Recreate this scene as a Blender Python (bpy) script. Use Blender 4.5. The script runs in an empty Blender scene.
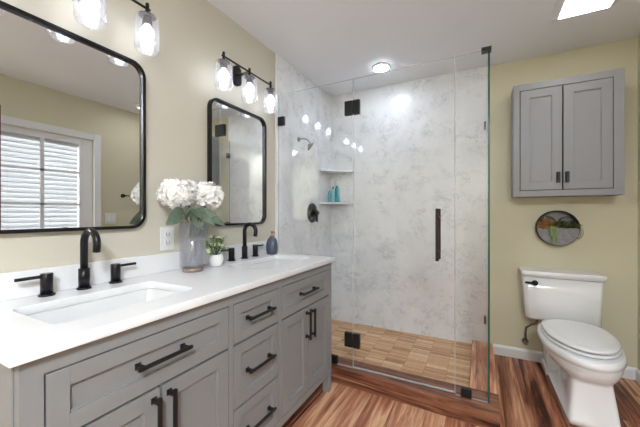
import bpy, bmesh, math, random
from mathutils import Vector, Matrix
random.seed(7)
PI = math.pi
scene = bpy.context.scene
C = scene.collection

# ---------------------------------------------------------------- camera, sky, exposure
cam_d = bpy.data.cameras.new('camera'); cam = bpy.data.objects.new('camera', cam_d); C.objects.link(cam)
cam.location = (1.42, 0.0, 1.18)
cam.rotation_euler = (PI/2, 0, math.atan(159/305))
cam_d.sensor_width = 36; cam_d.lens = 305/640*36; cam_d.clip_start = 0.02
cam_d.shift_y = 0.0008
scene.camera = cam
world = bpy.data.worlds.new('sky'); scene.world = world; world.use_nodes = True
WB = world.node_tree.nodes['Background']
WB.inputs[0].default_value = (0.93, 0.97, 1.0, 1); WB.inputs[1].default_value = 3.0
scene.view_settings.view_transform = 'Standard'
scene.view_settings.look = 'None'
scene.view_settings.gamma = 1.0
scene.view_settings.exposure = 1.02
scene.view_settings.use_curve_mapping = False
BULB_W = 7.6      # emission of the vanity bulbs
DISC_W = 44.0       # emission of recessed ceiling lights
PANEL_W = 7.0
FILL_W = 66.0       # fill light added on the ceiling behind the camera

# ---------------------------------------------------------------- materials
def srgb(r, g, b):
    f = lambda c: (c/255/12.92) if c/255 <= 0.04045 else ((c/255+0.055)/1.055)**2.4
    return (f(r), f(g), f(b), 1)

class NT:
    def __init__(s, name):
        s.m = bpy.data.materials.new(name); s.m.use_nodes = True
        s.t = s.m.node_tree; s.b = s.t.nodes['Principled BSDF']; s.out = s.t.nodes['Material Output']
    def n(s, typ, ins=None, **kw):
        nd = s.t.nodes.new(typ)
        for k, v in kw.items(): setattr(nd, k, v)
        for k, v in (ins or {}).items(): s.set(nd, k, v)
        return nd
    def set(s, nd, k, v):
        if isinstance(v, bpy.types.NodeSocket): s.t.links.new(v, nd.inputs[k])
        else: nd.inputs[k].default_value = v
    def math(s, op, a, b=0.0, c=None):
        ins = {0: a, 1: b}
        if c is not None: ins[2] = c
        return s.n('ShaderNodeMath', ins, operation=op).outputs[0]
    def ramp(s, fac, stops):
        nd = s.n('ShaderNodeValToRGB', {0: fac}); e = nd.color_ramp.elements
        e[0].position, e[0].color = stops[0]; e[1].position, e[1].color = stops[1]
        for p, c in stops[2:]:
            q = e.new(p); q.color = c
        return nd.outputs[0]
    def pos(s): return s.n('ShaderNodeNewGeometry').outputs['Position']
    def obj(s): return s.n('ShaderNodeTexCoord').outputs['Object']
    def noise(s, vec, scale, detail=4, rough=.5, dist=0.0):
        return s.n('ShaderNodeTexNoise', {'Vector': vec, 'Scale': scale, 'Detail': detail, 'Roughness': rough, 'Distortion': dist}).outputs[0]
    def mix(s, fac, a, b, mode='MIX'):
        nd = s.n('ShaderNodeMix', data_type='RGBA', blend_type=mode)
        for k, v in ((0, fac), (6, a), (7, b)): s.set(nd, k, v)
        return nd.outputs[2]
    def bump(s, h, strength, dist=0.002):
        nd = s.n('ShaderNodeBump', {'Height': h, 'Strength': strength, 'Distance': dist})
        s.set(s.b, 'Normal', nd.outputs[0])

def plain(name, col, rough=.5, metal=0.0, coat=0.0, var=0.04, bump=0.0, bscale=60, spec=.5):
    m = NT(name)
    c = srgb(*col)
    d = tuple(max(0, x*(1-var*2)) for x in c[:3])+(1,)
    nz = m.noise(m.obj(), 9 if not bump else bscale, 3)
    m.set(m.b, 'Base Color', m.mix(nz, d, c))
    m.set(m.b, 'Roughness', rough); m.set(m.b, 'Metallic', metal); m.set(m.b, 'Coat Weight', coat)
    m.set(m.b, 'Specular IOR Level', spec)
    if bump: m.bump(nz, bump)
    return m.m

def emis(name, col, s):
    m = NT(name); m.set(m.b, 'Base Color', srgb(250, 250, 248))
    m.set(m.b, 'Emission Color', srgb(*col)); m.set(m.b, 'Emission Strength', s); return m.m

def clear_glass(name, tint=(255, 255, 255), base=.04, rough=0.0, alpha_extra=0.0, body=(235, 235, 240)):
    m = NT(name); m.t.nodes.remove(m.b)
    lw = m.n('ShaderNodeLayerWeight', {0: .5}).outputs['Facing']
    f5 = m.math('POWER', lw, 5.0)
    F = m.math('MULTIPLY_ADD', f5, 1-base, base)
    tr = m.n('ShaderNodeBsdfTransparent', {0: srgb(*tint)}).outputs[0]
    if alpha_extra:
        df = m.n('ShaderNodeBsdfDiffuse', {0: srgb(*body)}).outputs[0]
        mm = m.n('ShaderNodeMixShader', {0: alpha_extra}); m.set(mm, 1, tr); m.set(mm, 2, df); tr = mm.outputs[0]
    gl = m.n('ShaderNodeBsdfGlossy', {0: (1, 1, 1, 1), 'Roughness': rough}).outputs[0]
    mx = m.n('ShaderNodeMixShader', {0: F}); m.set(mx, 1, tr); m.set(mx, 2, gl)
    m.set(m.out, 0, mx.outputs[0]); return m.m

def wall_paint(name, col):
    m = NT(name); p = m.pos()
    nz = m.noise(p, 2.0, 2)
    c = srgb(*col); d = tuple(x*.95 for x in c[:3])+(1,)
    m.set(m.b, 'Base Color', m.mix(nz, d, c)); m.set(m.b, 'Roughness', .62)
    m.bump(m.noise(p, 75, 3, .6), .25, .003); return m.m

def marble(name):
    m = NT(name); p = m.pos()
    w = m.n('ShaderNodeTexNoise', {'Vector': p, 'Scale': 4.5, 'Detail': 6.0, 'Roughness': .6})
    wp = m.n('ShaderNodeVectorMath', {0: p, 1: w.outputs['Color']}, operation='ADD').outputs[0]
    wp = m.n('ShaderNodeVectorMath', {0: p, 1: m.n('ShaderNodeVectorMath', {0: w.outputs['Color'], 'Scale': .35}, operation='SCALE').outputs[0]}, operation='ADD').outputs[0]
    n1 = m.noise(wp, 7.5, 8, .66, .5)
    v = m.math('ABSOLUTE', m.math('SUBTRACT', n1, .5))
    vein = m.ramp(v, [(0, (1, 1, 1, 1)), (.028, (0, 0, 0, 1))])
    patch = m.ramp(m.noise(p, 8.0, 3), [(.42, (0, 0, 0, 1)), (.60, (1, 1, 1, 1))])
    base = m.mix(m.ramp(m.noise(wp, 5.5, 6, .6), [(.35, (0, 0, 0, 1)), (.75, (1, 1, 1, 1))]), srgb(238, 239, 241), srgb(229, 231, 235))
    base = m.mix(m.math('MULTIPLY', m.math('MULTIPLY', vein, patch), .55), base, srgb(160, 163, 170))
    n2 = m.noise(wp, 20, 6, .7, .4)
    v2 = m.ramp(m.math('ABSOLUTE', m.math('SUBTRACT', n2, .5)), [(0, (1, 1, 1, 1)), (.02, (0, 0, 0, 1))])
    base = m.mix(m.math('MULTIPLY', m.math('MULTIPLY', v2, patch), .33), base, srgb(150, 150, 150))
    m.set(m.b, 'Base Color', base); m.set(m.b, 'Roughness', .22); m.set(m.b, 'Specular IOR Level', .4)
    return m.m

def wood_planks(name, width, length, axis='y', dark=1.0, offset=0.0, spread=.28, lift=0.0):
    """acacia boards; axis = direction the boards run"""
    m = NT(name); p = m.pos()
    sp = m.n('ShaderNodeSeparateXYZ', {0: p}).outputs
    a, b = (sp[0], sp[1]) if axis == 'y' else (sp[1], sp[0])
    aw = m.math('DIVIDE', m.math('ADD', a, 10+offset), width)
    ix = m.math('FLOOR', aw)
    r1 = m.n('ShaderNodeTexWhiteNoise', {'W': ix}, noise_dimensions='1D').outputs['Value']
    bl = m.math('ADD', m.math('DIVIDE', m.math('ADD', b, 10), length), m.math('MULTIPLY', r1, 7.3))
    iy = m.math('FLOOR', bl)
    cv = m.n('ShaderNodeCombineXYZ', {0: ix, 1: iy, 2: 3.0}).outputs[0]
    rnd = m.n('ShaderNodeTexWhiteNoise', {'Vector': cv}, noise_dimensions='3D')
    rv = rnd.outputs['Value']
    # grain coordinates: long along the board, own seed per board
    gx = m.math('ADD', m.math('MULTIPLY', a, 1.0), m.math('MULTIPLY', rv, 37.0))
    gy = m.math('ADD', m.math('MULTIPLY', b, .055), m.math('MULTIPLY', rv, 11.0))
    gv = m.n('ShaderNodeCombineXYZ', {0: gx, 1: gy, 2: m.math('MULTIPLY', sp[2], 1.0)}).outputs[0]
    n1 = m.noise(gv, 11, 5, .6, 1.9)
    n2 = m.noise(gv, 60, 4, .6, .8)
    fac = m.math('ADD', m.math('MULTIPLY', n1, 1.0), m.math('MULTIPLY', m.math('SUBTRACT', n2, .5), .35))
    fac = m.math('ADD', m.math('ADD', fac, lift), m.math('MULTIPLY', m.math('SUBTRACT', rv, .5), spread))
    D = lambda r, g, b_: srgb(r*dark, g*dark, b_*dark)
    col = m.ramp(fac, [(.32, D(62, 34, 24)), (.42, D(116, 66, 46)), (.50, D(158, 100, 72)), (.60, D(186, 130, 98)), (.72, D(220, 176, 138))])
    # seams
    fx = m.math('FRACT', aw); fy = m.math('FRACT', bl)
    ex = m.math('LESS_THAN', m.math('MINIMUM', fx, m.math('SUBTRACT', 1.0, fx)), .0012/width)
    ey = m.math('LESS_THAN', m.math('MINIMUM', fy, m.math('SUBTRACT', 1.0, fy)), .0012/length)
    e = m.math('MULTIPLY', m.math('MAXIMUM', ex, ey), .6)
    col = m.mix(e, col, srgb(50, 28, 18))
    m.set(m.b, 'Base Color', col); m.set(m.b, 'Roughness', .4); m.set(m.b, 'Specular IOR Level', .35)
    m.bump(n2, .08, .001); return m.m

def stick_mosaic(name):
    m = NT(name); p = m.pos()
    sp = m.n('ShaderNodeSeparateXYZ', {0: p}).outputs
    bx_ = m.math('DIVIDE', m.math('ADD', sp[0], 5.0), .148); sy = m.math('DIVIDE', m.math('ADD', sp[1], 5.0), .021)
    ix = m.math('FLOOR', bx_)
    by_ = m.math('FLOOR', m.math('DIVIDE', m.math('ADD', m.math('ADD', sp[1], 5.0), m.math('MULTIPLY', ix, .05)), .147))
    iy = m.math('FLOOR', sy)
    r = m.n('ShaderNodeTexWhiteNoise', {'Vector': m.n('ShaderNodeCombineXYZ', {0: ix, 1: iy, 2: 1.0}).outputs[0]}).outputs['Value']
    rb = m.n('ShaderNodeTexWhiteNoise', {'Vector': m.n('ShaderNodeCombineXYZ', {0: ix, 1: by_, 2: 5.0}).outputs[0]}).outputs['Value']
    gv = m.n('ShaderNodeCombineXYZ', {0: m.math('MULTIPLY', sp[0], .12), 1: sp[1], 2: r}).outputs[0]
    g = m.noise(gv, 90, 4, .6, .5)
    fac = m.math('ADD', m.math('ADD', m.math('MULTIPLY', r, .55), m.math('MULTIPLY', rb, .25)), m.math('MULTIPLY', m.math('SUBTRACT', g, .35), .5))
    col = m.ramp(fac, [(.05, srgb(158, 112, 78)), (.30, srgb(204, 158, 116)), (.55, srgb(222, 180, 138)), (.85, srgb(242, 210, 172))])
    fx = m.math('FRACT', bx_); fy = m.math('FRACT', sy)
    ex = m.math('LESS_THAN', m.math('MINIMUM', fx, m.math('SUBTRACT', 1.0, fx)), .012)
    ey = m.math('LESS_THAN', m.math('MINIMUM', fy, m.math('SUBTRACT', 1.0, fy)), .07)
    col = m.mix(m.math('MULTIPLY', m.math('MAXIMUM', ex, ey), .6), col, srgb(112, 78, 54))
    m.set(m.b, 'Base Color', col); m.set(m.b, 'Roughness', .5); return m.m

def quartz(name):
    m = NT(name); p = m.pos()
    n1 = m.ramp(m.noise(p, 90, 3), [(.4, (0, 0, 0, 1)), (.7, (1, 1, 1, 1))])
    n2 = m.noise(p, 4, 5, .6, .8)
    c = m.mix(n2, srgb(229, 229, 231), srgb(236, 236, 237)); c = m.mix(m.math('MULTIPLY', n1, .2), c, srgb(222, 222, 224))
    m.set(m.b, 'Base Color', c); m.set(m.b, 'Roughness', .25); return m.m

def galvanised(name):
    m = NT(name); p = m.obj()
    v = m.n('ShaderNodeTexVoronoi', {'Vector': p, 'Scale': 60.0}).outputs['Distance']
    nz = m.noise(p, 25, 4)
    c = m.mix(nz, srgb(84, 80, 80), srgb(138, 134, 134)); c = m.mix(.18, c, v, 'SOFT_LIGHT')
    m.set(m.b, 'Base Color', c); m.set(m.b, 'Metallic', .6); m.set(m.b, 'Roughness', .5); return m.m

def petal_mat(name, c0, c1):
    m = NT(name); nz = m.noise(m.obj(), 35, 2)
    m.set(m.b, 'Base Color', m.mix(nz, srgb(*c0), srgb(*c1))); m.set(m.b, 'Roughness', .7)
    m.set(m.b, 'Subsurface Weight', .0); return m.m

def leaf_mat(name, c0, c1):
    m = NT(name); nz = m.noise(m.obj(), 28, 3)
    m.set(m.b, 'Base Color', m.mix(nz, srgb(*c0), srgb(*c1))); m.set(m.b, 'Roughness', .5); return m.m

M = dict(
    wall=wall_paint('beige_paint', (213, 206, 178)), wall_lamplit=wall_paint('beige_paint_lamplit', (206, 200, 186)), ceiling=wall_paint('ceiling_paint', (243, 246, 250)),  # left wall is the same paint, lamp light tint put into its colour
    marble=marble('veined_marble'), floor=wood_planks('acacia_floor', .15, 1.2, 'y'),
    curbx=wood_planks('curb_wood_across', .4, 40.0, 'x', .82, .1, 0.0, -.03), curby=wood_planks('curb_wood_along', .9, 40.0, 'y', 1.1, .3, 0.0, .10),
    mosaic=stick_mosaic('stick_mosaic'), quartz=quartz('white_quartz'),
    white=plain('white_trim', (232, 232, 231), .4), porcelain=plain('porcelain', (238, 238, 238), .09, coat=.3, var=.005),
    sink=plain('sink_ceramic', (216, 216, 216), .15, var=.005),
    grey=plain('grey_cabinet_paint', (136, 136, 136), .42, var=.02), gapshade=plain('cabinet_gap_shade', (14, 14, 14), .9),  # near-black stands for the shade in the gaps around the fronts
    greyw=plain('grey_wall_cabinet_paint', (148, 148, 150), .42, var=.02),
    black=plain('matte_black_metal', (34, 33, 36), .3, .5), rubber=plain('black_hardware', (18, 18, 19), .45),
    bronze=plain('dark_bronze', (60, 50, 50), .35, .7),
    chrome=plain('brushed_steel', (140, 134, 130), .3, 1.0), steel2=plain('pale_steel', (160, 160, 160), .45, .6),
    mirror=plain('mirror_silver', (236, 238, 238), .0, 1.0, var=0),
    glass=clear_glass('shower_glass', (253, 254, 254), .04), edge=plain('green_glass_edge', (20, 88, 72), .15, coat=.3),
    edgel=clear_glass('pale_glass_edge', (235, 245, 243), .1, .1, .55, (236, 240, 240)), seal=clear_glass('clear_seal', (235, 235, 235), .08, .1, .30, (225, 225, 228)),
    shade=clear_glass('shade_glass', (250, 250, 250), .05, .02, .07, (245, 245, 250)),
    vase=clear_glass('vase_glass', (243, 243, 246), .06, .02, .08, (215, 216, 220)),
    bulb=emis('bulb_glow', (232, 241, 255), BULB_W), disc=emis('downlight_glow', (232, 241, 255), DISC_W),
    fill=emis('added_fill_glow', (232, 241, 255), FILL_W),
    lens=emis('ceiling_lens', (248, 250, 255), PANEL_W),
    petal=petal_mat('white_petals', (244, 242, 236), (253, 252, 250)), leaf=leaf_mat('sage_leaf', (62, 82, 64), (134, 150, 130)),
    leaf2=leaf_mat('fresh_leaf', (70, 118, 48), (152, 188, 104)), stem=leaf_mat('stem_green', (60, 70, 44), (96, 108, 70)),
    rust=petal_mat('rust_petals', (112, 66, 32), (196, 142, 66)), cream=petal_mat('cream_petals', (228, 230, 190), (246, 246, 226)),
    blue=plain('slate_blue_ceramic', (82, 92, 108), .4, var=.08), copper=plain('rose_pump', (176, 140, 120), .35, .5),
    amber=plain('brown_vase_base', (150, 130, 118), .2, var=.12), cotton=plain('grey_filler', (168, 168, 178), .8, var=.1),
    teal=plain('teal_bottle', (62, 168, 178), .25, var=.08), tealw=plain('pale_teal_bottle', (150, 208, 212), .3),
    tealcap=plain('dark_teal_cap', (40, 120, 130), .3), galv=galvanised('galvanised_tin'), dark=plain('dark_rim', (52, 48, 50), .5, .4),
    blind=None, door=plain('stained_wood_door', (120, 72, 48), .4, var=.15), slot=plain('socket_slot', (70, 66, 62), .5),
    soap=plain('white_soap', (236, 234, 228), .4),
)
_b = NT('blind_slat'); _b.t.nodes.remove(_b.b)
_d = _b.n('ShaderNodeBsdfDiffuse', {0: srgb(232, 232, 234)}).outputs[0]; _t = _b.n('ShaderNodeBsdfTranslucent', {0: srgb(246, 246, 246)}).outputs[0]
_mx = _b.n('ShaderNodeMixShader', {0: .38}); _b.set(_mx, 1, _d); _b.set(_mx, 2, _t); _b.set(_b.out, 0, _mx.outputs[0]); M['blind'] = _b.m

# ---------------------------------------------------------------- helpers
def new(): return bmesh.new()
def box(bm, x0, x1, y0, y1, z0, z1, bev=0.0, seg=2, mi=0):
    r = bmesh.ops.create_cube(bm, size=1.0)
    vs = r['verts']
    for v in vs:
        v.co = Vector((x0+(x1-x0)*(v.co.x+.5), y0+(y1-y0)*(v.co.y+.5), z0+(z1-z0)*(v.co.z+.5)))
    fs = {f for v in vs for f in v.link_faces}
    for f in fs: f.material_index = mi
    if bev > 0:
        es = list({e for v in vs for e in v.link_edges})
        bmesh.ops.bevel(bm, geom=es, offset=bev, segments=seg, affect='EDGES', profile=.5)
    return bm
def lathe(bm, prof, c=(0, 0, 0), n=28, axis='z', mi=0, sx=1.0, sy=1.0):
    """prof: list of (r, h)"""
    rings = []
    for r, h in prof:
        ring = []
        for i in range(n):
            a = 2*PI*i/n; p = (r*math.cos(a)*sx, r*math.sin(a)*sy, h)
            if axis == 'x': p = (p[2], p[0], p[1])
            elif axis == 'y': p = (p[0], -p[2], p[1])
            ring.append(bm.verts.new(Vector(p)+Vector(c)))
        rings.append(ring)
    for a, b in zip(rings, rings[1:]):
        for i in range(n):
            f = bm.faces.new((a[i], a[(i+1) % n], b[(i+1) % n], b[i])); f.smooth = True; f.material_index = mi
    for ring, fl in ((rings[0], True), (rings[-1], False)):
        f = bm.faces.new(ring[::-1] if fl else ring); f.material_index = mi
    bmesh.ops.remove_doubles(bm, verts=[v for r in rings for v in r], dist=1e-6)
    return bm
def cyl(bm, c, r, h, axis='z', n=24, bev=0.0):
    if bev: prof = [(r-bev, 0), (r, bev), (r, h-bev), (r-bev, h)]
    else: prof = [(r, 0), (r, h)]
    return lathe(bm, prof, c, n, axis)
def tube(bm, pts, r, n=12, caps=True):
    pts = [Vector(p) for p in pts]
    rr = r if isinstance(r, (list, tuple)) else [r]*len(pts)
    rings = []; up = None
    for i, p in enumerate(pts):
        d = (pts[min(i+1, len(pts)-1)]-pts[max(i-1, 0)]).normalized()
        if up is None:
            up = Vector((0, 0, 1)) if abs(d.z) < .9 else Vector((1, 0, 0))
        s = d.cross(up).normalized(); up = s.cross(d).normalized()
        rings.append([bm.verts.new(p+(s*math.cos(2*PI*k/n)+up*math.sin(2*PI*k/n))*rr[i]) for k in range(n)])
    for a, b in zip(rings, rings[1:]):
        for k in range(n):
            f = bm.faces.new((a[k], a[(k+1) % n], b[(k+1) % n], b[k])); f.smooth = True
    if caps:
        bm.faces.new(rings[0][::-1]); bm.faces.new(rings[-1])
    return bm
def loft(bm, rings, cap0=True, cap1=True, smooth=True):
    R = [[bm.verts.new(Vector(p)) for p in r] for r in rings]; n = len(R[0])
    for a, b in zip(R, R[1:]):
        for k in range(n):
            f = bm.faces.new((a[k], a[(k+1) % n], b[(k+1) % n], b[k])); f.smooth = smooth
    if cap0: bm.faces.new(R[0][::-1])
    if cap1: bm.faces.new(R[-1])
    return bm
def rrect(x0, x1, y0, y1, r, n=6):
    out = []
    for cx, cy, a0 in ((x1-r, y1-r, 0), (x0+r, y1-r, 90), (x0+r, y0+r, 180), (x1-r, y0+r, 270)):
        for k in range(n+1):
            a = math.radians(a0+90*k/n); out.append((cx+r*math.cos(a), cy+r*math.sin(a)))
    return out
def sheet(loops, thick):
    """flat outline with holes (2-D loops), extruded: returns a bmesh lying in XY, z 0..thick"""
    cu = bpy.data.curves.new('outline', 'CURVE'); cu.dimensions = '2D'; cu.fill_mode = 'BOTH'; cu.extrude = thick/2
    for lp in loops:
        s = cu.splines.new('POLY'); s.points.add(len(lp)-1)
        for p, q in zip(s.points, lp): p.co = (q[0], q[1], 0, 1)
        s.use_cyclic_u = True
    o = bpy.data.objects.new('outline', cu); C.objects.link(o)
    me = bpy.data.meshes.new_from_object(o.evaluated_get(bpy.context.evaluated_depsgraph_get()))
    bm = bmesh.new(); bm.from_mesh(me); bpy.data.objects.remove(o); bpy.data.curves.remove(cu); bpy.data.meshes.remove(me)
    bmesh.ops.remove_doubles(bm, verts=bm.verts, dist=1e-5)
    for v in bm.verts: v.co.z += thick/2
    return bm
def xform(bm, fn):
    for v in bm.verts: v.co = Vector(fn(v.co))
    bmesh.ops.recalc_face_normals(bm, faces=bm.faces); return bm
def origin_of(o):
    while o.parent: o = o.parent
    return Vector(o.location)
def link(name, bm, mats, parent=None, loc=None, bevel=0.0, smooth=False, normals=True):
    """mesh data is given in room coordinates"""
    if normals: bmesh.ops.recalc_face_normals(bm, faces=bm.faces)
    if parent is not None: L = origin_of(parent)
    elif loc is not None: L = Vector(loc)
    else:
        xs = [v.co for v in bm.verts]
        mn = [min(c[i] for c in xs) for i in range(3)]; mxx = [max(c[i] for c in xs) for i in range(3)]
        L = Vector(((mn[0]+mxx[0])/2, (mn[1]+mxx[1])/2, mn[2]))
    for v in bm.verts: v.co -= L
    if smooth:
        for f in bm.faces: f.smooth = True
    me = bpy.data.meshes.new(name); bm.to_mesh(me); bm.free()
    for m in (mats if isinstance(mats, (list, tuple)) else [mats]): me.materials.append(m)
    o = bpy.data.objects.new(name, me); C.objects.link(o)
    if parent is not None: o.parent = parent
    else: o.location = L
    if bevel:
        b = o.modifiers.new('bevel', 'BEVEL'); b.width = bevel; b.segments = 2; b.limit_method = 'ANGLE'; b.angle_limit = math.radians(50)
    return o
def tag(o, label, cat=None, group=None):
    if label: o['label'] = label
    if cat: o['category'] = cat
    if group: o['group'] = group
    return o
def thing(name, loc, label, cat, group=None):
    o = bpy.data.objects.new(name, None); C.objects.link(o); o.location = loc; o.empty_display_size = .05
    return tag(o, label, cat, group)
def struct(name, bm, m, parent=None, bevel=0.0):
    o = link(name, bm, m, parent, bevel=bevel, loc=None if parent else (0, 0, 0)); 
    if parent is None: o['kind'] = 'structure'
    return o
def dup(root, loc, label, group=None):
    def rec(o, par):
        c = o.copy(); C.objects.link(c)
        if par is not None: c.parent = par
        for ch in list(o.children): rec(ch, c)
        return c
    r = rec(root, None); r.location = loc; r['label'] = label
    if group: r['group'] = group
    return r

XW, YB, ZC = 2.42, 2.97, 2.44      # right wall, back wall, ceiling
YF = -2.0
# ---------------------------------------------------------------- room shell
struct('floor', box(new(), 0, XW, YF, YB, -.06, 0), M['floor'])
struct('ceiling', box(new(), -.1, XW+.1, YF, YB+.1, ZC, ZC+.08), M['ceiling'])
struct('wall_left', box(new(), -.1, 0, YF, YB+.1, -.06, ZC), M['wall_lamplit'])
struct('wall_rear', box(new(), 0, XW, YF-.1, YF, -.06, ZC), M['wall'])
struct('wall_back', box(new(), 0, XW+.1, YB, YB+.1, -.06, ZC), M['wall'])
DY0, DY1, DZ = .93, 1.85, 2.0       # garden door opening in the right wall
bm = new(); box(bm, XW, XW+.1, YF, DY0, -.06, ZC); box(bm, XW, XW+.1, DY1, YB, -.06, ZC); box(bm, XW, XW+.1, DY0, DY1, DZ, ZC)
struct('wall_right', bm, M['wall'])
# marble shower surround, 12 mm slabs
struct('wall_shower_left', box(new(), 0, .012, 1.965, YB, .0, ZC), M['marble'])
struct('wall_shower_back', box(new(), .012, 1.49, YB-.012, YB, .0, ZC), M['marble'])
struct('trim_1', box(new(), 0, .016, 1.957, 1.9645, .0, ZC, .002), M['white'])
struct('floor_shower', box(new(), .012, 1.367, 2.113, YB-.012, 0, .052), M['mosaic'])
def base_profile(bm, p0, p1, nrm):
    h, t = .083, .014
    prof = [(0, 0), (t, 0), (t, h-.016), (t*.55, h-.005), (t*.35, h), (0, h)]
    a = [Vector((p0[0]+nrm[0]*d, p0[1]+nrm[1]*d, z)) for d, z in prof]; b = [Vector((p1[0]+nrm[0]*d, p1[1]+nrm[1]*d, z)) for d, z in prof]
    va = [bm.verts.new(p) for p in a]; vb = [bm.verts.new(p) for p in b]
    for i in range(len(va)): bm.faces.new((va[i], va[(i+1) % len(va)], vb[(i+1) % len(va)], vb[i]))
    bm.faces.new(va[::-1]); bm.faces.new(vb); return bm
struct('baseboard_back', base_profile(new(), (1.523, YB), (XW, YB), (0, -1)), M['white'])
struct('baseboard_right', base_profile(new(), (XW, YB-.014), (XW, DY1+.075), (-1, 0)), M['white'])

# garden door (seen in the mirror): casing, leaf with panes, blind behind the panes
bm = new()
box(bm, XW-.02, XW, DY0-.07, DY0, 0, DZ+.07, .004); box(bm, XW-.02, XW, DY1, DY1+.07, 0, DZ+.07, .004); box(bm, XW-.02, XW, DY0, DY1, DZ, DZ+.07, .004)
box(bm, XW-.012, XW, DY1+.045, DY1+.055, 0, DZ+.05)
struct('trim_2', bm, M['white'])
bm = new(); GX0, GX1 = XW+.01, XW+.05; G0, G1, GZ0, GZ1 = 1.055, 1.72, .28, 1.93
box(bm, GX0, GX1, DY0+.004, G0, .01, DZ-.005); box(bm, GX0, GX1, G1, DY1-.005, .01, DZ-.005)
box(bm, GX0, GX1, G0, G1, .01, GZ0); box(bm, GX0, GX1, G0, G1, GZ1, DZ-.005)
door = struct('door_1', bm, M['white'], bevel=.002)
bm = new(); box(bm, GX0-.006, GX0+.004, 1.385, 1.418, GZ0, GZ1)
for z in (1.62, 1.28, .94, .60): box(bm, GX0-.006, GX0+.004, G0, G1, z-.011, z+.011)
struct('muntins', bm, M['white'], door)
struct('pane', box(new(), GX0+.012, GX0+.016, G0, G1, GZ0, GZ1), M['glass'], door)
bm = new(); cyl(bm, (GX0-.05, DY1-.07, 1.0), .025, .05, 'x'); struct('door_knob', bm, M['black'], door)
bl = thing('window_blind', (XW+.035, 1.39, .28), 'white horizontal slat blind behind the panes of the garden door, seen in the left mirror', 'blind')
bm = new(); z = .30
while z < 1.9:
    vs = [bm.verts.new((XW+.03+dx, y, z+dz)) for dx, dz in ((0, 0), (.0015, .0), (.0165, .062), (.015, .062)) for y in (G0+.006, G1-.006)]
    for q in ((0, 1, 7, 6), (2, 3, 5, 4), (0, 2, 4, 6), (1, 3, 5, 7), (0, 1, 3, 2), (6, 7, 5, 4)): bm.faces.new([vs[i] for i in q])
    box(bm, XW+.0225, XW+.0305, G0+.006, G1-.006, z-.002, z+.003)
    z += .047
link('slats', bm, M['blind'], bl)
link('headrail', box(new(), XW+.028, XW+.049, G0+.002, G1-.002, 1.905, 1.929), M['white'], bl)
bm = new()
for y in (1.16, 1.62): tube(bm, [(XW+.027, y, .3), (XW+.027, y, 1.91)], .0012, 6)
link('cord', bm, M['white'], bl)
# stained wood door standing open, its edge just shows at the left end of the mirror
bm = new(); box(bm, 1.895, 1.935, .14, .955, .012, 2.03, .003)
for z0, z1 in ((.2, .95), (1.08, 1.86)): box(bm, 1.89, 1.94, .27, .82, z0, z1, .01)
d2 = struct('door_2', bm, M['door'])
bm = new(); cyl(bm, (1.945, .88, .98), .022, .04, 'x'); struct('door_knob', bm, M['black'], d2)

# ---------------------------------------------------------------- shower curb
curb = thing('shower_curb', (0.75, 2.03, 0), 'wood plank shower curb wrapping the glass enclosure', 'shower curb')
bm = box(new(), .0125, 1.522, 1.958, 2.112, 0, .110, .003)
for v in bm.verts:
    v.co.z *= 1-.08*v.co.x/1.52
    if v.co.y < 2: v.co.y -= .052*v.co.x/1.52      # the front runs slightly out of square
link('front_rail', bm, M['curbx'], curb)
bm = box(new(), 1.3675, 1.522, 2.1125, YB-.0125, 0, .1015, .003)
for v in bm.verts: v.co.z *= 1-.14*(v.co.y-2.11)/.85      # falls slightly to the wall
link('side_rail', bm, M['curby'], curb)

# ---------------------------------------------------------------- shower glass
GY = 1.99
def lab(o, l):
    o['label'] = l; return o
def pane(name, x0, x1, y0, y1, z0, z1, parent, edge=1):
    bm = box(new(), x0, x1, y0, y1, z0, z1)
    for f in bm.faces:
        f.material_index = 0 if f.calc_area() > .1 else edge
    return link(name, bm, [M['glass'], M['edge'], M['edgel']], parent)
enc = thing('shower_enclosure', (.75, GY, .1), 'frameless clear glass shower enclosure with hinged door and black hardware', 'shower enclosure')
fl = pane('fixed_panel', .014, .6415, GY-.005, GY+.005, .1105, 2.12, enc, 2)
link('wall_clamp', box(new(), .0125, .07, GY-.012, GY+.012, 1.876, 1.945, .003), M['rubber'], fl)
link('wall_clamp', box(new(), .0125, .07, GY-.012, GY+.012, .32, .385, .003), M['rubber'], fl)
link('curb_clamp', box(new(), .465, .524, GY-.012, GY+.012, .1105, .168, .003), M['rubber'], fl)
dr = pane('door', .6455, 1.290, GY-.005, GY+.005, .118, 2.12, enc, 2)
link('door_seal', box(new(), .65, 1.286, GY-.004, GY+.004, .109, .1175), M['seal'], dr)
link('edge_seal', box(new(), 1.2905, 1.2955, GY-.006, GY+.006, .11, 2.118), M['seal'], dr)
for z in (1.92, .302):
    bm = new()
    for a, b in ((.582, .640), (.645, .692)):
        box(bm, a, b, GY-.014, GY+.014, z-.05, z+.05, .003)
    tube(bm, [(.643, GY-.009, z-.045), (.643, GY-.009, z+.045)], .006)
    link('hinge', bm, M['rubber'], dr)
bm = new()
for s in (-1, 1):
    box(bm, 1.188, 1.208, GY+s*.045-.009, GY+s*.045+.009, .897, 1.213, .004)
for z in (.95, 1.16): tube(bm, [(1.198, GY-.045, z), (1.198, GY+.045, z)], .007)
link('handle', bm, M['bronze'], dr)
fr = pane('fixed_panel', 1.2965, 1.4645, GY-.005, GY+.005, .103, 2.12, enc, 2)
link('curb_clamp', box(new(), 1.325, 1.382, GY-.013, GY+.013, .1035, .155, .003), M['rubber'], fr)
rt = pane('return_panel', 1.465, 1.475, GY-.005, YB-.013, .1025, 2.12, enc, 1)
link('corner_clamp', box(new(), 1.432, 1.483, GY-.013, GY+.035, 2.114, 2.134, .002), M['rubber'], rt, )
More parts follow.
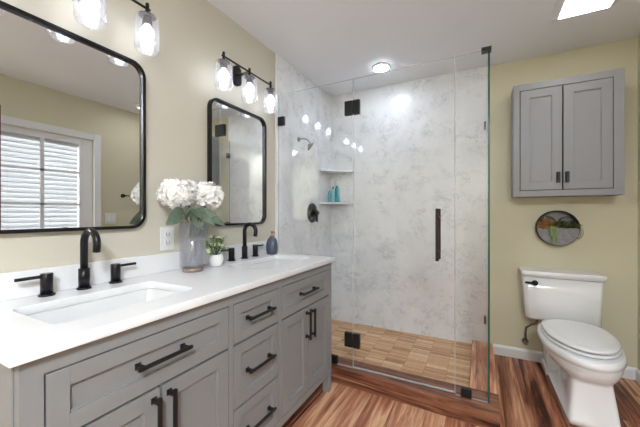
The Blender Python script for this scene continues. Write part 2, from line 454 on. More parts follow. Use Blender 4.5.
for z in (1.93, .285): link('wall_clamp', box(new(), 1.458, 1.482, YB-.06, YB-.0125, z-.03, z+.03, .003), M['rubber'], rt)

# corner shelves, bottles, valve, shower head
def corner_shelf(z, label):
    bm = new(); L = .282; t = .018
    pts = [(.0125, YB-.0125), (.0125, YB-L), (.03, YB-L), (L, YB-.03), (L, YB-.0125)]
    a = [bm.verts.new((x, y, z-t)) for x, y in pts]; b = [bm.verts.new((x, y, z)) for x, y in pts]
    for i in range(5): bm.faces.new((a[i], a[(i+1) % 5], b[(i+1) % 5], b[i]))
    bm.faces.new(a[::-1]); bm.faces.new(b)
    return tag(link('corner_shelf', bm, M['marble'], bevel=.002), label, 'shelf', 'marble corner shelves in the shower')
corner_shelf(1.626, 'upper empty marble corner shelf in the shower')
corner_shelf(1.299, 'lower marble corner shelf holding teal bottles')
def bottle(x, y, r, h, mat, cap, label, flat=.75, pump=False):
    t = thing('shampoo_bottle', (x, y, 1.299), label, 'bottle', 'teal bottles on the lower corner shelf')
    link('body', lathe(new(), [(r*.9, 0), (r, .006), (r, h*.78), (r*.85, h*.86), (r*.45, h*.9)], (x, y, 1.2992), 20, sy=flat), mat, t)
    link('cap', lathe(new(), [(r*.5, 0), (r*.5, h*.12-.004), (r*.4, h*.12)], (x, y, 1.2992+h*.885), 16), cap, t)
bottle(.075, 2.79, .017, .115, M['teal'], M['tealcap'], 'short dark teal bottle, leftmost on the lower shower shelf')
bottle(.098, 2.822, .021, .155, M['tealw'], M['tealcap'], 'tall pale teal bottle in the middle of the lower shower shelf')
bottle(.135, 2.845, .026, .168, M['teal'], M['teal'], 'tall teal bottle, rightmost of the three on the lower shower shelf')
tag(link('soap_bar', box(new(), .16, .215, 2.86, 2.905, 1.2992, 1.316, .006, 3), M['soap']), 'white soap bar lying beside the teal bottles', 'soap')
tag_valve = thing('shower_valve', (.0125, 2.535, 1.185), 'round black shower valve with lever on the marble wall', 'shower valve')
link('escutcheon', lathe(new(), [(.092, 0), (.094, .004), (.088, .012), (.03, .016)], (.0125, 2.535, 1.19), 36, 'x'), M['black'], tag_valve)
bm = new(); cyl(bm, (.025, 2.535, 1.19), .026, .05, 'x', bev=.003); box(bm, .058, .074, 2.527, 2.543, 1.105, 1.2, .004); box(bm, .058, .074, 2.527, 2.575, 1.182, 1.2, .004)
link('lever', bm, M['black'], tag_valve)
sh = thing('shower_sprayer', (.0125, 2.29, 1.84), 'small pale steel shower head on a short arm, above and left of the black valve', 'shower head')
bm = new(); cyl(bm, (.0125, 2.29, 1.835), .022, .006, 'x'); tube(bm, [(.016, 2.29, 1.835), (.05, 2.29, 1.838), (.09, 2.29, 1.83), (.118, 2.29, 1.81), (.128, 2.29, 1.785)], .005)
link('arm', bm, M['steel2'], sh)
bm = lathe(new(), [(.008, .03), (.012, .02), (.034, .010), (.039, 0), (.037, -.005), (.028, -.006)], (0, 0, 0), 28)
Q = Matrix.Rotation(math.radians(-50), 3, 'Y') @ Matrix.Rotation(math.radians(25), 3, 'X')
for v in bm.verts: v.co = Q @ v.co + Vector((.138, 2.285, 1.757))
link('spray_face', bm, M['steel2'], sh)

# ---------------------------------------------------------------- vanity
VY0, VY1, VF = .283, 1.855, .54
van = thing('vanity_cabinet', (.27, 1.07, 0), 'long grey shaker double vanity with drawers and doors', 'cabinet')
bm = new()
box(bm, .002, .515, VY0+.003, VY1-.003, .118, .72)                       # carcass, lower than the sinks
box(bm, .002, .515, VY0, VY0+.02, .115, .86); box(bm, .002, .515, VY1-.02, VY1, .115, .86)
box(bm, .002, .02, VY0+.02, VY1-.02, .72, .86)
link('carcass', bm, M['gapshade'], van)  # coloured near-black so the gaps between the fronts look shaded
bm = new(); cols = [(.326, .907), (.930, 1.247), (1.270, 1.818)]
for a, b in ((VY0, .326), (.907, .930), (1.247, 1.270), (1.818, VY1)): box(bm, .5152, VF, a, b, .15, .815)
box(bm, .5152, VF, VY0, VY1, .815, .8595); box(bm, .5152, VF, VY0, VY1, .113, .15)
box(bm, .005, .515, VY0-.004, VY0-.0005, .113, .8595); box(bm, .005, .515, VY1+.0005, VY1+.004, .113, .8595)
link('face_frame', bm, M['grey'], van)
for y0, y1 in ((VY0, VY0+.045), (VY1-.045, VY1)):
    for x0 in (.01, VF-.045): link('leg', box(new(), x0, x0+.045, y0, y1, 0, .1125, .002), M['grey'], van)
def shaker(y0, y1, z0, z1, x=VF, rail=.05, par=None, name='door', mat='grey', axis='x', bm=None):
    """front lying in the x = const plane, facing +x"""
    bm = new(); g = .0045; y0 += g; y1 -= g; z0 += g; z1 -= g; t = .019
    box(bm, x-t, x, y0, y0+rail, z0, z1); box(bm, x-t, x, y1-rail, y1, z0, z1)
    box(bm, x-t, x, y0+rail, y1-rail, z0, z0+rail); box(bm, x-t, x, y0+rail, y1-rail, z1-rail, z1)
    a, b, c, d, e = y0+rail, y1-rail, z0+rail, z1-rail, .007
    box(bm, x-t, x-.010, a, b, c, d)
    # small inner chamfer strip
    for q in ((a, a+.004, c, d), (b-.004, b, c, d), (a, b, c, c+.004), (a, b, d-.004, d)): box(bm, x-t, x-.005, *q)
    if axis == 'y':   # re-lay so that it faces -y : room (x,y) = (y', -x)
        for v in bm.verts: v.co = Vector((v.co.y, -v.co.x, v.co.z))
    return link(name, bm, M[mat], par, bevel=.0007)
def pull(c, L, vertical, par, out=.03, horiz_axis='y'):
    x, y, z = c; bm = new(); r = .0055
    if vertical:
        box(bm, x+out-r, x+out+r, y-r, y+r, z-L/2, z+L/2, .002)
        for s in (-1, 1): box(bm, x-.001, x+out, y-.006, y+.006, z+s*(L/2-.016)-.006, z+s*(L/2-.016)+.006, .0015); box(bm, x-.001, x+.004, y-.009, y+.009, z+s*(L/2-.016)-.009, z+s*(L/2-.016)+.009, .001)
    else:
        box(bm, x+out-r, x+out+r, y-L/2, y+L/2, z-r, z+r, .002)
        for s in (-1, 1): box(bm, x-.001, x+out, y+s*(L/2-.016)-.006, y+s*(L/2-.016)+.006, z-.006, z+.006, .0015); box(bm, x-.001, x+.004, y+s*(L/2-.016)-.009, y+s*(L/2-.016)+.009, z-.009, z+.009, .001)
    return link('handle', bm, M['rubber'], par)
HX = VF+.0005
for i, (a, b) in enumerate(cols):
    d = shaker(a, b, .645, .815, par=van, name='drawer', rail=.046 if i != 1 else .044); pull((HX, (a+b)/2 if i != 2 else 1.525, .738), .182, False, d)
    if i == 1:
        d = shaker(a, b, .38, .645, par=van, name='drawer', rail=.044); pull((HX, (a+b)/2, .515), .182, False, d)
        d = shaker(a, b, .15, .38, par=van, name='drawer', rail=.044); pull((HX, (a+b)/2, .265), .182, False, d)
    else:
        m_ = (a+b)/2
        d = shaker(a, m_, .15, .645, par=van, name='door', rail=.05); pull((HX, m_-.026, .545), .165, True, d)
        d = shaker(m_, b, .15, .645, par=van, name='door', rail=.05); pull((HX, m_+.026, .545), .165, True, d)

# countertop with two undermount openings
S1 = (.155, .440, .385, .835); S2 = (.145, .430, 1.285, 1.775)
bm = sheet([[(.0015, .262), (.56, .262), (.56, 1.87), (.0015, 1.87)], rrect(*S1, .03), rrect(*S2, .03)], .03)
for v in bm.verts: v.co.z += .86
tag(link('countertop', bm, M['quartz'], bevel=.0015), 'white quartz double-sink countertop on the grey vanity', 'countertop')
tag(link('backsplash', box(new(), .0015, .021, .262, 1.87, .8905, .983, .0015), M['quartz']), 'low white quartz backsplash along the wall behind the faucets', 'backsplash')
def sink(S, label):
    x0, x1, y0, y1 = S; cx, cy = (x0+x1)/2, (y0+y1)/2
    t = thing('sink', (cx, cy, .73), label, 'sink', 'rectangular undermount sinks')
    rings = []
    for inset, z, r in ((-.02, .859, .04), (-.002, .859, .032), (0, .852, .03), (.012, .80, .035), (.022, .765, .045), (.045, .752, .05), (.11, .747, .03)):
        rings.append([(x, y, z) for x, y in rrect(x0+inset, x1-inset, y0+inset, y1-inset, r)])
    for inset, z, r in ((.11, .739, .03), (.03, .742, .05), (.008, .76, .04), (-.012, .852, .03), (-.02, .855, .04)):
        rings.append([(x, y, z) for x, y in rrect(x0+inset, x1-inset, y0+inset, y1-inset, r)])
    bm = new(); R_ = [[bm.verts.new(p) for p in r] for r in rings]; n = len(R_[0])
    for a, b in zip(R_, R_[1:]+R_[:1]):
        if a is R_[6]: continue
        for k in range(n):
            f = bm.faces.new((a[k], a[(k+1) % n], b[(k+1) % n], b[k])); f.smooth = True
    bm.faces.new(R_[6]); bm.faces.new(R_[7][::-1])
    link('basin', bm, M['sink'], t)
    link('drain', lathe(new(), [(.022, 0), (.024, .002), (.02, .004), (.006, .003)], (cx-.03, cy, .7472), 24), M['black'], t)
sink(S1, 'white rectangular undermount sink under the large left mirror')
sink(S2, 'white rectangular undermount sink at the far end beside the shower')

def faucet(y0, ys, label, fx=.062):
    """ys: left handle, spout, right handle"""
    t = thing('faucet', (fx, ys[1], .8905), label, 'faucet', 'black widespread gooseneck faucets')
    z0 = .8905; y = ys[1]
    bm = new(); lathe(bm, [(.024, 0), (.024, .005), (.022, .007), (.016, .0075)], (fx, y, z0), 28)
    lathe(bm, [(.0185, 0), (.0185, .072), (.0135, .0735)], (fx, y, z0+.007), 28)
    pts = [(fx, y, z0+.08), (fx, y, z0+.178)]
    r = .046
    for k in range(1, 15):
        a = PI-k/14*math.radians(196); pts.append((fx+r+r*math.cos(a), y, z0+.178+r*math.sin(a)))
    px, py, pz = pts[-1]; pts.append((px-.003, y, pz-.018))
    tube(bm, pts, .0128, 16)
    link('spout', bm, M['black'], t)
    for s, yy in ((-1, ys[0]), (1, ys[2])):
        bm = new(); lathe(bm, [(.024, 0), (.024, .005), (.022, .007), (.015, .0075)], (fx-.004, yy, z0), 28)
        lathe(bm, [(.018, 0), (.018, .0705), (.017, .072)], (fx-.004, yy, z0+.007), 28)
        h = link('handle_base', bm, M['black'], t)
        bm = new(); a, b = sorted((yy+s*.008, yy+s*.085)); box(bm, fx-.004-.0055, fx-.004+.0055, a, b, z0+.064, z0+.0745, .0015)
        link('lever', bm, M['black'], h)
faucet(0, (.512, .626, .744), 'black gooseneck faucet with two levers below the left mirror')
faucet(0, (1.425, 1.54, 1.652), 'black gooseneck faucet with two levers below the far mirror, beside the slate blue dispenser')

# ---------------------------------------------------------------- mirrors
def mirror(y0, y1, z0, z1, label):
    t = thing('wall_mirror', (.001, (y0+y1)/2, z0), label, 'mirror', 'rounded black framed mirrors above the vanity')
    w = .013
    bm = sheet([rrect(y0, y1, z0, z1, .065, 10), rrect(y0+w, y1-w, z0+w, z1-w, .065-w, 10)], .026)
    xform(bm, lambda c: (c.z+.001, c.x, c.y)); link('frame', bm, M['black'], t, bevel=.002)
    bm = sheet([rrect(y0+w-.003, y1-w+.003, z0+w-.003, z1-w+.003, .055, 10)], .006)
    xform(bm, lambda c: (c.z+.006, c.x, c.y)); link('glass', bm, M['mirror'], t)
mirror(.345, .897, 1.114, 1.882, 'large rounded black framed mirror nearest the camera, cut by the left edge')
mirror(1.285, 1.818, 1.108, 1.878, 'rounded black framed mirror above the far sink beside the shower')

# ---------------------------------------------------------------- vanity lights
def vanity_light(yc, label):
    t = thing('vanity_light', (.0015, yc, 2.085), label, 'wall light', 'three-bulb black vanity lights')
    X = .118; zb = 2.088
    bm = sheet([rrect(yc-.034, yc+.034, zb-.068, zb+.062, .033, 10)], .02)
    xform(bm, lambda c: (c.z+.0015, c.x, c.y)); link('backplate', bm, M['black'], t, bevel=.003)
    bm = new(); tube(bm, [(.02, yc, zb), (X, yc, zb)], .009); link('arm', bm, M['chrome'], t)
    bm = new(); tube(bm, [(X, yc-.235, zb), (X, yc+.235, zb)], .0055); link('bar', bm, M['black'], t)
    for k in (-1, 0, 1):
        y = yc+k*.222
        bm = new(); lathe(bm, [(.007, 0), (.008, .003), (.008, .042), (.006, .045)], (X, y, zb-.02), 16)
        lathe(bm, [(.034, 0), (.034, .004), (.012, .009), (.008, .012)], (X, y, zb-.035), 24)
        lathe(bm, [(.017, 0), (.02, .002), (.02, .036), (.012, .038)], (X, y, zb-.0725), 24)
        so = link('socket', bm, M['black'], t)
        zt, zl = zb-.033, zb-.190
        prof = [(.012, zt), (.036, zt), (.047, zt-.006), (.051, zt-.018), (.051, zl+.014), (.047, zl+.004), (.042, zl), (.038, zl+.001), (.044, zl+.01), (.048, zl+.02), (.048, zt-.02), (.043, zt-.009), (.034, zt-.004), (.012, zt-.003)]
        link('glass_shade', lathe(new(), prof, (X, y, 0), 32), M['shade'], t)
        zc = zb-.096
        prof = [(.028*math.sin(math.radians(a))+.0003, zc-.012-.028*math.cos(math.radians(a))) for a in range(0, 150, 12)]+[(.013, zc+.018), (.0125, zc+.023)]
        link('bulb', lathe(new(), prof, (X, y, 0), 24), M['bulb'], so)
vanity_light(.622, 'three-bulb black vanity light above the nearest mirror, cut by the top edge')
vanity_light(1.522, 'three-bulb black vanity light above the far mirror')

# ---------------------------------------------------------------- ceiling lights
def downlight(x, y, r, label):
    t = thing('recessed_light', (x, y, ZC-.012), label, 'ceiling light')
    link('trim_ring', lathe(new(), [(r, 0), (r+.002, .002), (r+.012, .0105), (r+.012, .0115)], (x, y, ZC-.012), 40), M['white'], t)
    link('lens', lathe(new(), [(r*.96, -.003), (r*.98, -.0005)], (x, y, ZC-.012), 40), M['disc'], t)
downlight(.676, 2.56, .066, 'round recessed ceiling light above the shower')
t = thing('added_fill_light', (2.0, -.92, ZC-.06), 'added round fill light on the ceiling, out of view behind the camera', 'ceiling light')  # unseen lamp added to lift the brightness of the room
link('rim', lathe(new(), [(.31, 0), (.32, .004), (.325, .059)], (2.0, -.92, ZC-.06), 48), M['white'], t)
link('diffuser', lathe(new(), [(.2, -.03), (.28, -.018), (.308, -.0005)], (2.0, -.92, ZC-.06), 48), M['fill'], t)
t = thing('ceiling_fan_light', (1.985, 2.28, ZC-.03), 'square white fan light on the ceiling above the toilet', 'ceiling light')
bm = new(); loft(bm, [[(x, y, z) for x, y in ((1.985-a, 2.28-a), (1.985+a, 2.28-a), (1.985+a, 2.28+a), (1.985-a, 2.28+a))] for a, z in ((.158, ZC-.0005), (.158, ZC-.006), (.128, ZC-.03))], smooth=False)
link('housing', bm, M['white'], t)
link('lens', box(new(), 1.985-.12, 1.985+.12, 2.28-.12, 2.28+.12, ZC-.034, ZC-.0302, .0015), M['lens'], t)

# ---------------------------------------------------------------- wall cabinet over the toilet
WX0, WX1, WZ0, WZ1, WF = 1.655, 2.290, 1.312, 2.165, 2.770
wc = thing('wall_cabinet', ((WX0+WX1)/2, WF+.1, WZ0), 'grey two-door shaker wall cabinet above the toilet', 'cabinet')
bm = new(); box(bm, WX0, WX1, WF+.0205, YB-.001, WZ0, WZ1); link('carcass', bm, M['greyw'], wc); link('door_gap_shade', box(new(), WX0+.01, WX1-.01, WF+.0185, WF+.0204, WZ0+.01, WZ1-.01), M['gapshade'], wc)  # thin dark sheet added as the shade in the door gaps
st = .041; seam = 1.958
bm = new(); box(bm, WX0, WX0+st, WF, WF+.02, WZ0, WZ1); box(bm, WX1-st-.014, WX1, WF, WF+.02, WZ0, WZ1)
box(bm, WX0+st, WX1-st-.014, WF, WF+.02, WZ0, WZ0+.044); box(bm, WX0+st, WX1-st-.014, WF, WF+.02, WZ1-.048, WZ1)
link('face_frame', bm, M['greyw'], wc, bevel=.001)
for a, b, hx in ((WX0+st, seam, seam-.028), (seam, WX1-st-.014, seam+.024)):
    d = shaker(a, b, WZ0+.044, WZ1-.048, x=-WF+.0, rail=.058, par=wc, name='door', mat='greyw', axis='y')
    bm = new(); box(bm, hx-.011, hx+.011, WF-.02, WF-.0002, 1.408, 1.486, .003); box(bm, hx-.007, hx+.007, WF-.024, WF-.019, 1.42, 1.474, .002)
    link('handle', bm, M['rubber'], d)

# ---------------------------------------------------------------- toilet
TX = 1.955
toi = thing('toilet', (TX, 2.5, 0), 'white two-piece toilet with closed lid and black flush lever', 'toilet')
def rect_ring(x0, x1, y0, y1, r, z, n=8): return [(x, y, z) for x, y in rrect(x0, x1, y0, y1, r, n)]
bm = new()
loft(bm, [rect_ring(TX-.205, TX+.215, 2.80, 2.955, .03, .395), rect_ring(TX-.22, TX+.228, 2.785, 2.958, .03, .415), rect_ring(TX-.228, TX+.232, 2.778, 2.96, .03, .60), rect_ring(TX-.234, TX+.234, 2.772, 2.962, .03, .728)])
link('tank', bm, M['porcelain'], toi)
bm = new()
loft(bm, [rect_ring(TX-.226, TX+.226, 2.78, 2.96, .02, .7285), rect_ring(TX-.236, TX+.236, 2.768, 2.964, .02, .732), rect_ring(TX-.248, TX+.248, 2.757, 2.966, .02, .752), rect_ring(TX-.25, TX+.25, 2.755, 2.967, .02, .768), rect_ring(TX-.246, TX+.246, 2.759, 2.965, .018, .774), rect_ring(TX-.236, TX+.236, 2.769, 2.955, .015, .777)])
link('tank_lid', bm, M['porcelain'], toi)
bm = new(); cyl(bm, (TX-.165, 2.766, .688), .02, .012, 'y', bev=.002)
tube(bm, [(TX-.165, 2.752, .688), (TX-.165, 2.744, .688), (TX-.19, 2.742, .689), (TX-.228, 2.742, .690)], [.0095, .0095, .009, .008], 12)
link('flush_lever', bm, M['black'], toi)
def egg(w, yf, yb, z, n=48, sq=2.0, cx=TX):
    """ring: yf front tip, yb back edge, widest point set back of centre"""
    ym = yb-(yb-yf)*.42; out = []
    for k in range(n):
        a = 2*PI*k/n; c, s = math.cos(a), math.sin(a)
        x = w*math.copysign(abs(c)**(2/sq), c); L = (yb-ym) if s > 0 else (ym-yf)
        e = (2/max(sq, 3.2)) if s > 0 else 2/sq
        out.append((cx+x, ym+L*math.copysign(abs(s)**e, s), z))
    return out
BX = 1.983
def E_(w, yf, yb, z, sq=2.0): return egg(w, yf, yb, z, sq=sq, cx=BX)
bm = new()
loft(bm, [E_(.119, 2.166, 2.885, .001, 18), E_(.119, 2.166, 2.885, .034, 18), E_(.115, 2.169, 2.83, .038, 16), E_(.105, 2.185, 2.79, .14, 14),
          E_(.097, 2.200, 2.78, .232, 10), E_(.104, 2.195, 2.79, .250, 6), E_(.140, 2.172, 2.80, .264, 3.0), E_(.170, 2.150, 2.81, .286, 2.4), E_(.188, 2.136, 2.81, .312, 2.15), E_(.196, 2.130, 2.81, .340, 2.05),
          E_(.198, 2.128, 2.81, .350, 2.02), E_(.204, 2.122, 2.81, .355, 2.02), E_(.204, 2.122, 2.81, .378, 2.02), E_(.196, 2.138, 2.81, .396, 2.02)])
for v in bm.verts:      # the upright narrows towards the wall above its foot
    if .036 < v.co.z < .25 and v.co.y > 2.3: v.co.x = BX+(v.co.x-BX)*(1-.5*min(1, (v.co.y-2.3)/.45))
link('bowl', bm, M['porcelain'], toi)
bm = new(); box(bm, BX-.13, BX+.13, 2.74, 2.93, .0, .05, .006); box(bm, BX-.12, BX+.12, 2.74, 2.93, .045, .3925, .02, 3)
link('rear_pedestal', bm, M['porcelain'], toi)
bm = new(); loft(bm, [E_(.172, 2.190, 2.73, .400, 2.0), E_(.187, 2.176, 2.735, .403, 2.0), E_(.187, 2.176, 2.735, .413, 2.0), E_(.180, 2.184, 2.733, .4165, 2.0)])
link('seat', bm, M['porcelain'], toi)
bm = new(); loft(bm, [E_(.172, 2.195, 2.74, .4245, 2.0), E_(.184, 2.180, 2.745, .427, 2.0), E_(.184, 2.180, 2.745, .436, 2.0), E_(.178, 2.188, 2.742, .442, 2.0), E_(.152, 2.22, 2.72, .446, 2.0)])
link('lid', bm, M['porcelain'], toi)
for s in (-1, 1): link('lid_hinge', cyl(new(), (BX+s*.075-.02, 2.757, .418), .011, .04, 'x'), M['porcelain'], toi)
sv = thing('water_supply_valve', (1.76, 2.955, .12), 'chrome water supply valve and hose beside the toilet', 'valve')
bm = new(); cyl(bm, (1.752, 2.968, .15), .024, .006, 'y'); cyl(bm, (1.752, 2.962, .15), .009, .05, 'y'); cyl(bm, (1.752, 2.925, .138), .012, .03, 'z'); link('valve_body', bm, M['chrome'], sv)
bm = new(); tube(bm, [(1.752, 2.925, .165), (1.750, 2.925, .23), (1.755, 2.922, .275), (1.785, 2.915, .305), (1.815, 2.905, .32), (1.825, 2.90, .355), (1.825, 2.90, .38)], .008, 10); link('hose', bm, M['chrome'], sv)

for ch in toi.children:
    for v in ch.data.vertices: v.co.z *= .968
# ---------------------------------------------------------------- round tin planter on the wall
def leaf_into(bm, base, d, up, L, W, bend=.3, n=6, thick=0.0):
    d = Vector(d).normalized(); up = Vector(up); side = d.cross(up)
    if side.length < 1e-4: side = d.cross(Vector((1, 0, .1)))
    side.normalize(); nr = side.cross(d).normalized(); prev = None
    for i in range(n+1):
        t = i/n; w = W*math.sin(PI*min(1, t*.93+.05))**.8*.5
        p = Vector(base)+d*(L*t)-Vector((0, 0, 1))*(bend*L*t*t)
        row = [bm.verts.new(p-side*w+nr*w*.35), bm.verts.new(p), bm.verts.new(p+side*w+nr*w*.35)]
        if prev:
            for a in (0, 1):
                f = bm.faces.new((prev[a], prev[a+1], row[a+1], row[a])); f.smooth = True
        prev = row
PX, PZ, PR = 1.953, 1.072, .135
tp = thing('wall_planter', (PX, YB-.002, PZ-PR), 'round galvanised tin wall planter with trailing succulents above the toilet', 'planter')
bm = lathe(new(), [(PR-.004, 0), (PR, .004), (PR, .07), (PR-.003, .072), (PR-.006, .070), (PR-.006, .010), (.01, .008)], (PX, YB-.002, PZ), 48, 'y')
link('tin_ring', bm, M['dark'], tp)
bm = new(); cyl(bm, (PX, YB-.008, PZ), PR-.007, .006, 'y', 48); link('back_plate', bm, M['galv'], tp)
bm = new(); pts = []
for k in range(25):
    a = math.radians(180+180*k/24)
    pts.append((PX+(PR-.006)*math.cos(a), PZ+(PR-.006)*math.sin(a)))
ya, yb_ = YB-.076, YB-.068
A = [bm.verts.new((x, ya-.012*math.sin(PI*(i/24)), z)) for i, (x, z) in enumerate(pts)]; B = [bm.verts.new((x, yb_, z)) for x, z in pts]
for i in range(24): bm.faces.new((A[i], A[i+1], B[i+1], B[i]))
bm.faces.new(A); bm.faces.new(B[::-1]); bm.faces.new((A[0], B[0], B[-1], A[-1]))
link('front_pocket', bm, M['galv'], tp)
bm = new()
for s in (-1, 1):
    cx, cz = PX+s*.058, PZ+.035
    tube(bm, [(cx+.05*math.cos(a), YB-.045, cz+.052*math.sin(a)) for a in [math.radians(10+i*16) for i in range(11)]], .0035, 8)
for k in range(2): tube(bm, [(PX+.10+k*.012+.04*math.cos(a), YB-.07, PZ-.03+.05*math.sin(a)) for a in [math.radians(-80+i*14) for i in range(11)]], .0012, 6)
link('wire_scroll', bm, M['dark'], tp)
bm = new()
for i in range(130):
    x = PX+random.uniform(-.05, .115); a = random.uniform(-1, 1)
    leaf_into(bm, (x, YB-.055, PZ+random.uniform(.0, .04)), (a*.8, -.7, random.uniform(.2, 1.2)), (0, -1, .3), random.uniform(.035, .055), .011, .4)
link('foliage', bm, leaf_mat('dark_succulent', (40, 56, 32), (110, 126, 64)), tp)
bm = new()
for sx, n in ((-.05, 18), (-.034, 31), (-.014, 24)):
    x = PX+sx; z = PZ+.022; yy = YB-.075
    for i in range(n):
        z -= .0042; yy = max(yy-.004, YB-.1); x += random.uniform(-.002, .002)
        for q in (-1, 1): leaf_into(bm, (x, yy, z), (q*random.uniform(.3, 1), -.5, random.uniform(-.8, .3)), (0, -1, 0), random.uniform(.010, .017), .006, .3, 3)
link('trailing_vine', bm, leaf_mat('pale_vine', (110, 136, 84), (164, 182, 124)), tp)
bm = new()
for i in range(130):
    c = Vector((PX-.07+random.gauss(0, .025), YB-.065+random.uniform(-.02, .01), PZ+.028+random.gauss(0, .02)))
    leaf_into(bm, c, (random.uniform(-1, 1), -random.random(), random.uniform(-.4, 1)), (0, -1, 0), .018, .012, .2, 3)
link('rust_blossoms', bm, M['rust'], tp)

# ---------------------------------------------------------------- vase with hydrangeas
VX, VY = .13, 1.077
vz = .8905
va = thing('glass_vase', (VX, VY, vz), 'tall smoky glass cylinder vase holding white hydrangeas on the countertop', 'vase')
r0 = .064
bm = lathe(new(), [(.045, .022), (r0-.004, .024), (r0, .03), (r0, .254), (r0-.004, .254), (r0-.004, .034), (.045, .028)], (VX, VY, vz), 48)
link('glass_cylinder', bm, M['vase'], va)
link('base', lathe(new(), [(.046, 0), (.049, .003), (.049, .019), (.046, .0215)], (VX, VY, vz), 40), M['amber'], va)
bm = new()
for k in range(5):
    a = k*1.26; tube(bm, [(VX+.02*math.cos(a), VY+.02*math.sin(a), vz+.04), (VX+.012*math.cos(a+.8), VY+.012*math.sin(a+.8), vz+.15), (VX+.02*math.cos(a+1.5), VY+.02*math.sin(a+1.5), vz+.27)], .0035, 8)
def blob(bm, c, rx, ry, rz, amp=.1, sub=3):
    r = bmesh.ops.create_icosphere(bm, subdivisions=sub, radius=1.0)
    for v in r['verts']:
        n = v.co.normalized(); k = 1+amp*math.sin(n.x*7+n.y*3)*math.cos(n.z*6+n.y*5)
        v.co = Vector((c[0]+n.x*rx*k, c[1]+n.y*ry*k, c[2]+n.z*rz*k))
    for f in bm.faces: f.smooth = True
def hydrangea(hc, R, label, leaves):
    t = thing('hydrangea', (VX, VY, vz+.04), label, 'flower', 'white hydrangeas in the glass vase')
    hc = Vector(hc)
    bm = new()
    mid = Vector((VX, VY, vz+.16)).lerp(hc, .35)
    s0 = Vector((VX, VY, vz+.05))+(hc-Vector((VX, VY, hc.z)))*.18
    tube(bm, [s0, Vector((VX, VY, vz+.16)).lerp(s0, .3), mid+Vector((0, 0, .02)), hc-Vector((0, 0, R[2]*.4))], .0038, 8)
    link('stem', bm, M['stem'], t)
    bm = new(); blob(bm, hc, R[0]*.82, R[1]*.82, R[2]*.82, .06)
    N = 330
    for i in range(N):      # florets of four petals
        zz = 1-2*(i+.5)/N; ph = i*2.39996; rr = math.sqrt(1-zz*zz)
        n = Vector((rr*math.cos(ph), rr*math.sin(ph), zz)); k = 1+random.uniform(-.13, .08)
        p = hc+Vector((n.x*R[0], n.y*R[1], n.z*R[2]))*k
        t1 = n.orthogonal().normalized(); t2 = n.cross(t1); a0 = random.uniform(0, PI)
        tilt = Vector((random.gauss(0, .35), random.gauss(0, .35), random.gauss(0, .35))); n2 = (n+tilt).normalized()
        t1 = n2.orthogonal().normalized(); t2 = n2.cross(t1)
        L = random.uniform(.011, .0165)
        for q in range(4):
            a = a0+q*PI/2; d = t1*math.cos(a)+t2*math.sin(a); s = t2*math.cos(a)-t1*math.sin(a)
            v0 = bm.verts.new(p); v1 = bm.verts.new(p+d*L*.55+s*L*.5+n2*.002); v2 = bm.verts.new(p+d*L+n2*.0045); v3 = bm.verts.new(p+d*L*.55-s*L*.5+n2*.002)
            bm.faces.new((v0, v1, v2, v3))
    link('flower_head', bm, M['petal'], t, normals=False)
    for (b, d, L, W, bend) in leaves:
        bm = new(); leaf_into(bm, b, d, (1, -.6, .5), L, W*1.15, bend, 10); link('leaf', bm, M['leaf'], t, normals=False)
zt = vz+.272
hydrangea((.108, .998, 1.281), (.075, .082, .066), 'white hydrangea on the left side of the vase, over a large sage leaf',
    [((VX-.01, VY-.05, zt+.01), (.25, -1, .25), .125, .072, .55), ((VX+.03, VY-.03, zt-.01), (.9, -.25, .45), .10, .066, .75), ((VX+.01, VY-.04, zt+.005), (.7, -.8, .6), .085, .05, .5)])
hydrangea((.135, 1.160, 1.276), (.08, .08, .068), 'white hydrangea on the right side of the vase, in front of the far mirror',
    [((VX+.03, VY+.04, zt-.008), (.55, 1, .35), .115, .062, .6), ((VX+.05, VY+.01, zt-.005), (1, .35, .5), .085, .05, .9), ((VX+.04, VY+.0, zt), (.6, .1, 1), .07, .045, .3), ((VX+.03, VY+.05, zt), (.3, .9, .9), .08, .05, .4)])
hydrangea((.085, 1.08, 1.292), (.068, .075, .056), 'white hydrangea at the back of the bunch, between the other two',
    [((VX-.04, VY+.03, zt-.005), (-.3, .9, .5), .09, .055, .7), ((VX, VY-.01, zt), (.2, -.3, 1), .07, .05, .2), ((VX+.01, VY+.02, zt), (.3, .4, 1), .07, .05, .2)])
link('stem_bundle', bm := tube(new(), [(VX-.015, VY-.01, vz+.04), (VX+.01, VY, vz+.15), (VX, VY+.015, vz+.262)], .006, 8), M['stem'], va)
bm = new(); 
lathe(bm, [(.05, 0), (.056, .01), (.054, .12), (.03, .14)], (VX, VY, vz+.036), 32); 
for v in bm.verts: v.co += Vector((random.uniform(-.002, .002), random.uniform(-.002, .002), 0))
link('frosted_liner', bm, clear_glass('misty_liner', (246, 246, 249), .03, .2, .30, (222, 222, 228)), va)
bm = new(); leaf_into(bm, (VX+.01, VY-.01, vz+.15), (.35, -.3, 1), (1, 0, .2), .105, .075, -.05, 10); leaf_into(bm, (VX+.02, VY+.02, vz+.16), (.3, .3, 1), (1, 0, 0), .10, .05, -.05, 10)
link('inner_leaf', bm, M['leaf'], va, normals=False)

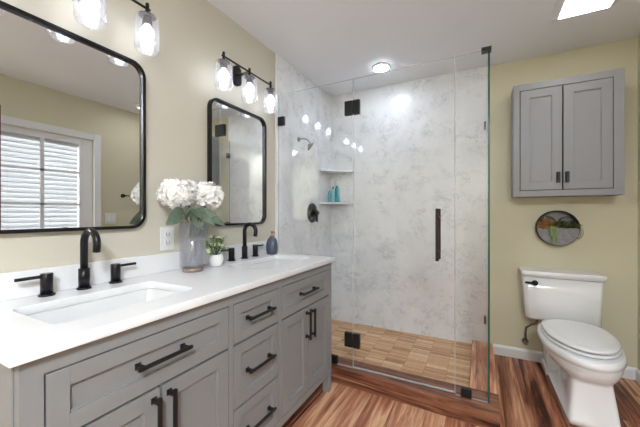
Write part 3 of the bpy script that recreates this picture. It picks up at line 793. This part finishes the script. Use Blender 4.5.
# ---------------------------------------------------------------- small potted plant
QX, QY = .122, 1.240
pp = thing('potted_plant', (QX, QY, vz), 'small leafy plant with cream blossoms in a white pot beside the vase', 'plant')
link('pot', lathe(new(), [(.024, 0), (.032, .004), (.0385, .03), (.037, .056), (.033, .066), (.030, .066), (.033, .054), (.03, .05)], (QX, QY, vz), 32), M['porcelain'], pp)
bm = new(); bs = new(); bf = new()
for i in range(34):
    a = random.uniform(0, 2*PI); e = random.uniform(.35, 1.35)
    d = Vector((math.cos(a)*math.cos(e), math.sin(a)*math.cos(e)*1.1, math.sin(e)))
    L = random.uniform(.06, .115); tip = Vector((QX, QY, vz+.055))+d*L
    tube(bs, [(QX, QY, vz+.05), Vector((QX, QY, vz+.05))+d*L*.5+Vector((0, 0, .006)), tip], .0011, 5)
    for j in range(3):
        q = random.uniform(0, 2*PI); leaf_into(bm, tip-d*.012*j, Vector((math.cos(q), math.sin(q), .4))+d*.5, (0, 0, 1), random.uniform(.022, .034), .015, .35, 5)
    if i % 2 == 0:
        n2 = (d+Vector((.5, -.3, .3))).normalized(); t1 = n2.orthogonal().normalized(); t2 = n2.cross(t1)
        for q in range(5):
            aa = q*2*PI/5; dd = t1*math.cos(aa)+t2*math.sin(aa); ss = t2*math.cos(aa)-t1*math.sin(aa); p = tip+n2*.006
            vs = [bf.verts.new(p), bf.verts.new(p+dd*.008+ss*.005), bf.verts.new(p+dd*.014+n2*.003), bf.verts.new(p+dd*.008-ss*.005)]; bf.faces.new(vs)
link('stems', bs, M['stem'], pp); link('leaves', bm, M['leaf2'], pp, normals=False); link('blossoms', bf, M['cream'], pp, normals=False)

# ---------------------------------------------------------------- soap dispenser
DX, DYY = .088, 1.802
sd = thing('soap_dispenser', (DX, DYY, vz), 'slate blue ceramic soap dispenser at the far end of the countertop', 'soap dispenser')
link('bottle', lathe(new(), [(.033, 0), (.038, .003), (.0425, .03), (.043, .055), (.040, .085), (.032, .108), (.018, .122), (.014, .126)], (DX, DYY, vz), 32), M['blue'], sd)
bm = new(); lathe(bm, [(.015, 0), (.015, .012), (.006, .014), (.006, .03), (.012, .031), (.012, .038), (.005, .04)], (DX, DYY, vz+.1262), 20); tube(bm, [(DX, DYY, vz+.160), (DX+.02, DYY-.008, vz+.160), (DX+.034, DYY-.014, vz+.152)], .004, 8)
link('pump', bm, M['copper'], sd)

# ---------------------------------------------------------------- wall plates and towel bar
ou = thing('wall_outlet', (.0005, 1.022, .995), 'white duplex outlet on the wall between the mirrors', 'outlet')
link('cover_plate', box(new(), .0005, .007, .984, 1.062, .995, 1.115, .002), M['white'], ou)
for z in (1.034, 1.076):
    bm = new(); box(bm, .0072, .010, 1.006, 1.040, z-.015, z+.015, .003); r_ = link('receptacle', bm, M['white'], ou)
    bm = new(); box(bm, .0102, .0108, 1.014, 1.017, z-.006, z+.007); box(bm, .0102, .0108, 1.029, 1.032, z-.006, z+.007); cyl(bm, (.0102, 1.023, z-.010), .0025, .0006, 'x', 10); link('slot', bm, M['slot'], r_)
sw = thing('light_switch', (XW-.0005, 2.02, 1.06), 'white double rocker switch by the garden door, seen in the left mirror', 'light switch')
link('cover_plate', box(new(), XW-.007, XW-.0005, 1.962, 2.084, 1.066, 1.19, .002), M['white'], sw)
for y in (2.0, 2.046): link('rocker', box(new(), XW-.011, XW-.0072, y-.017, y+.017, 1.095, 1.161, .002), M['porcelain'], sw)
tb = thing('towel_bar', (XW-.001, 2.4, 1.40), 'black towel bar on the right wall, its end seen in the left mirror', 'towel bar')
for y in (2.165, 2.64):
    bm = new(); cyl(bm, (XW-.0505, y, 1.40), .011, .05, 'x'); cyl(bm, (XW-.008, y, 1.40), .024, .0075, 'x'); link('post', bm, M['black'], tb)
bm = new(); tube(bm, [(XW-.048, 2.15, 1.40), (XW-.048, 2.655, 1.40)], .0065, 12); link('bar', bm, M['black'], tb)
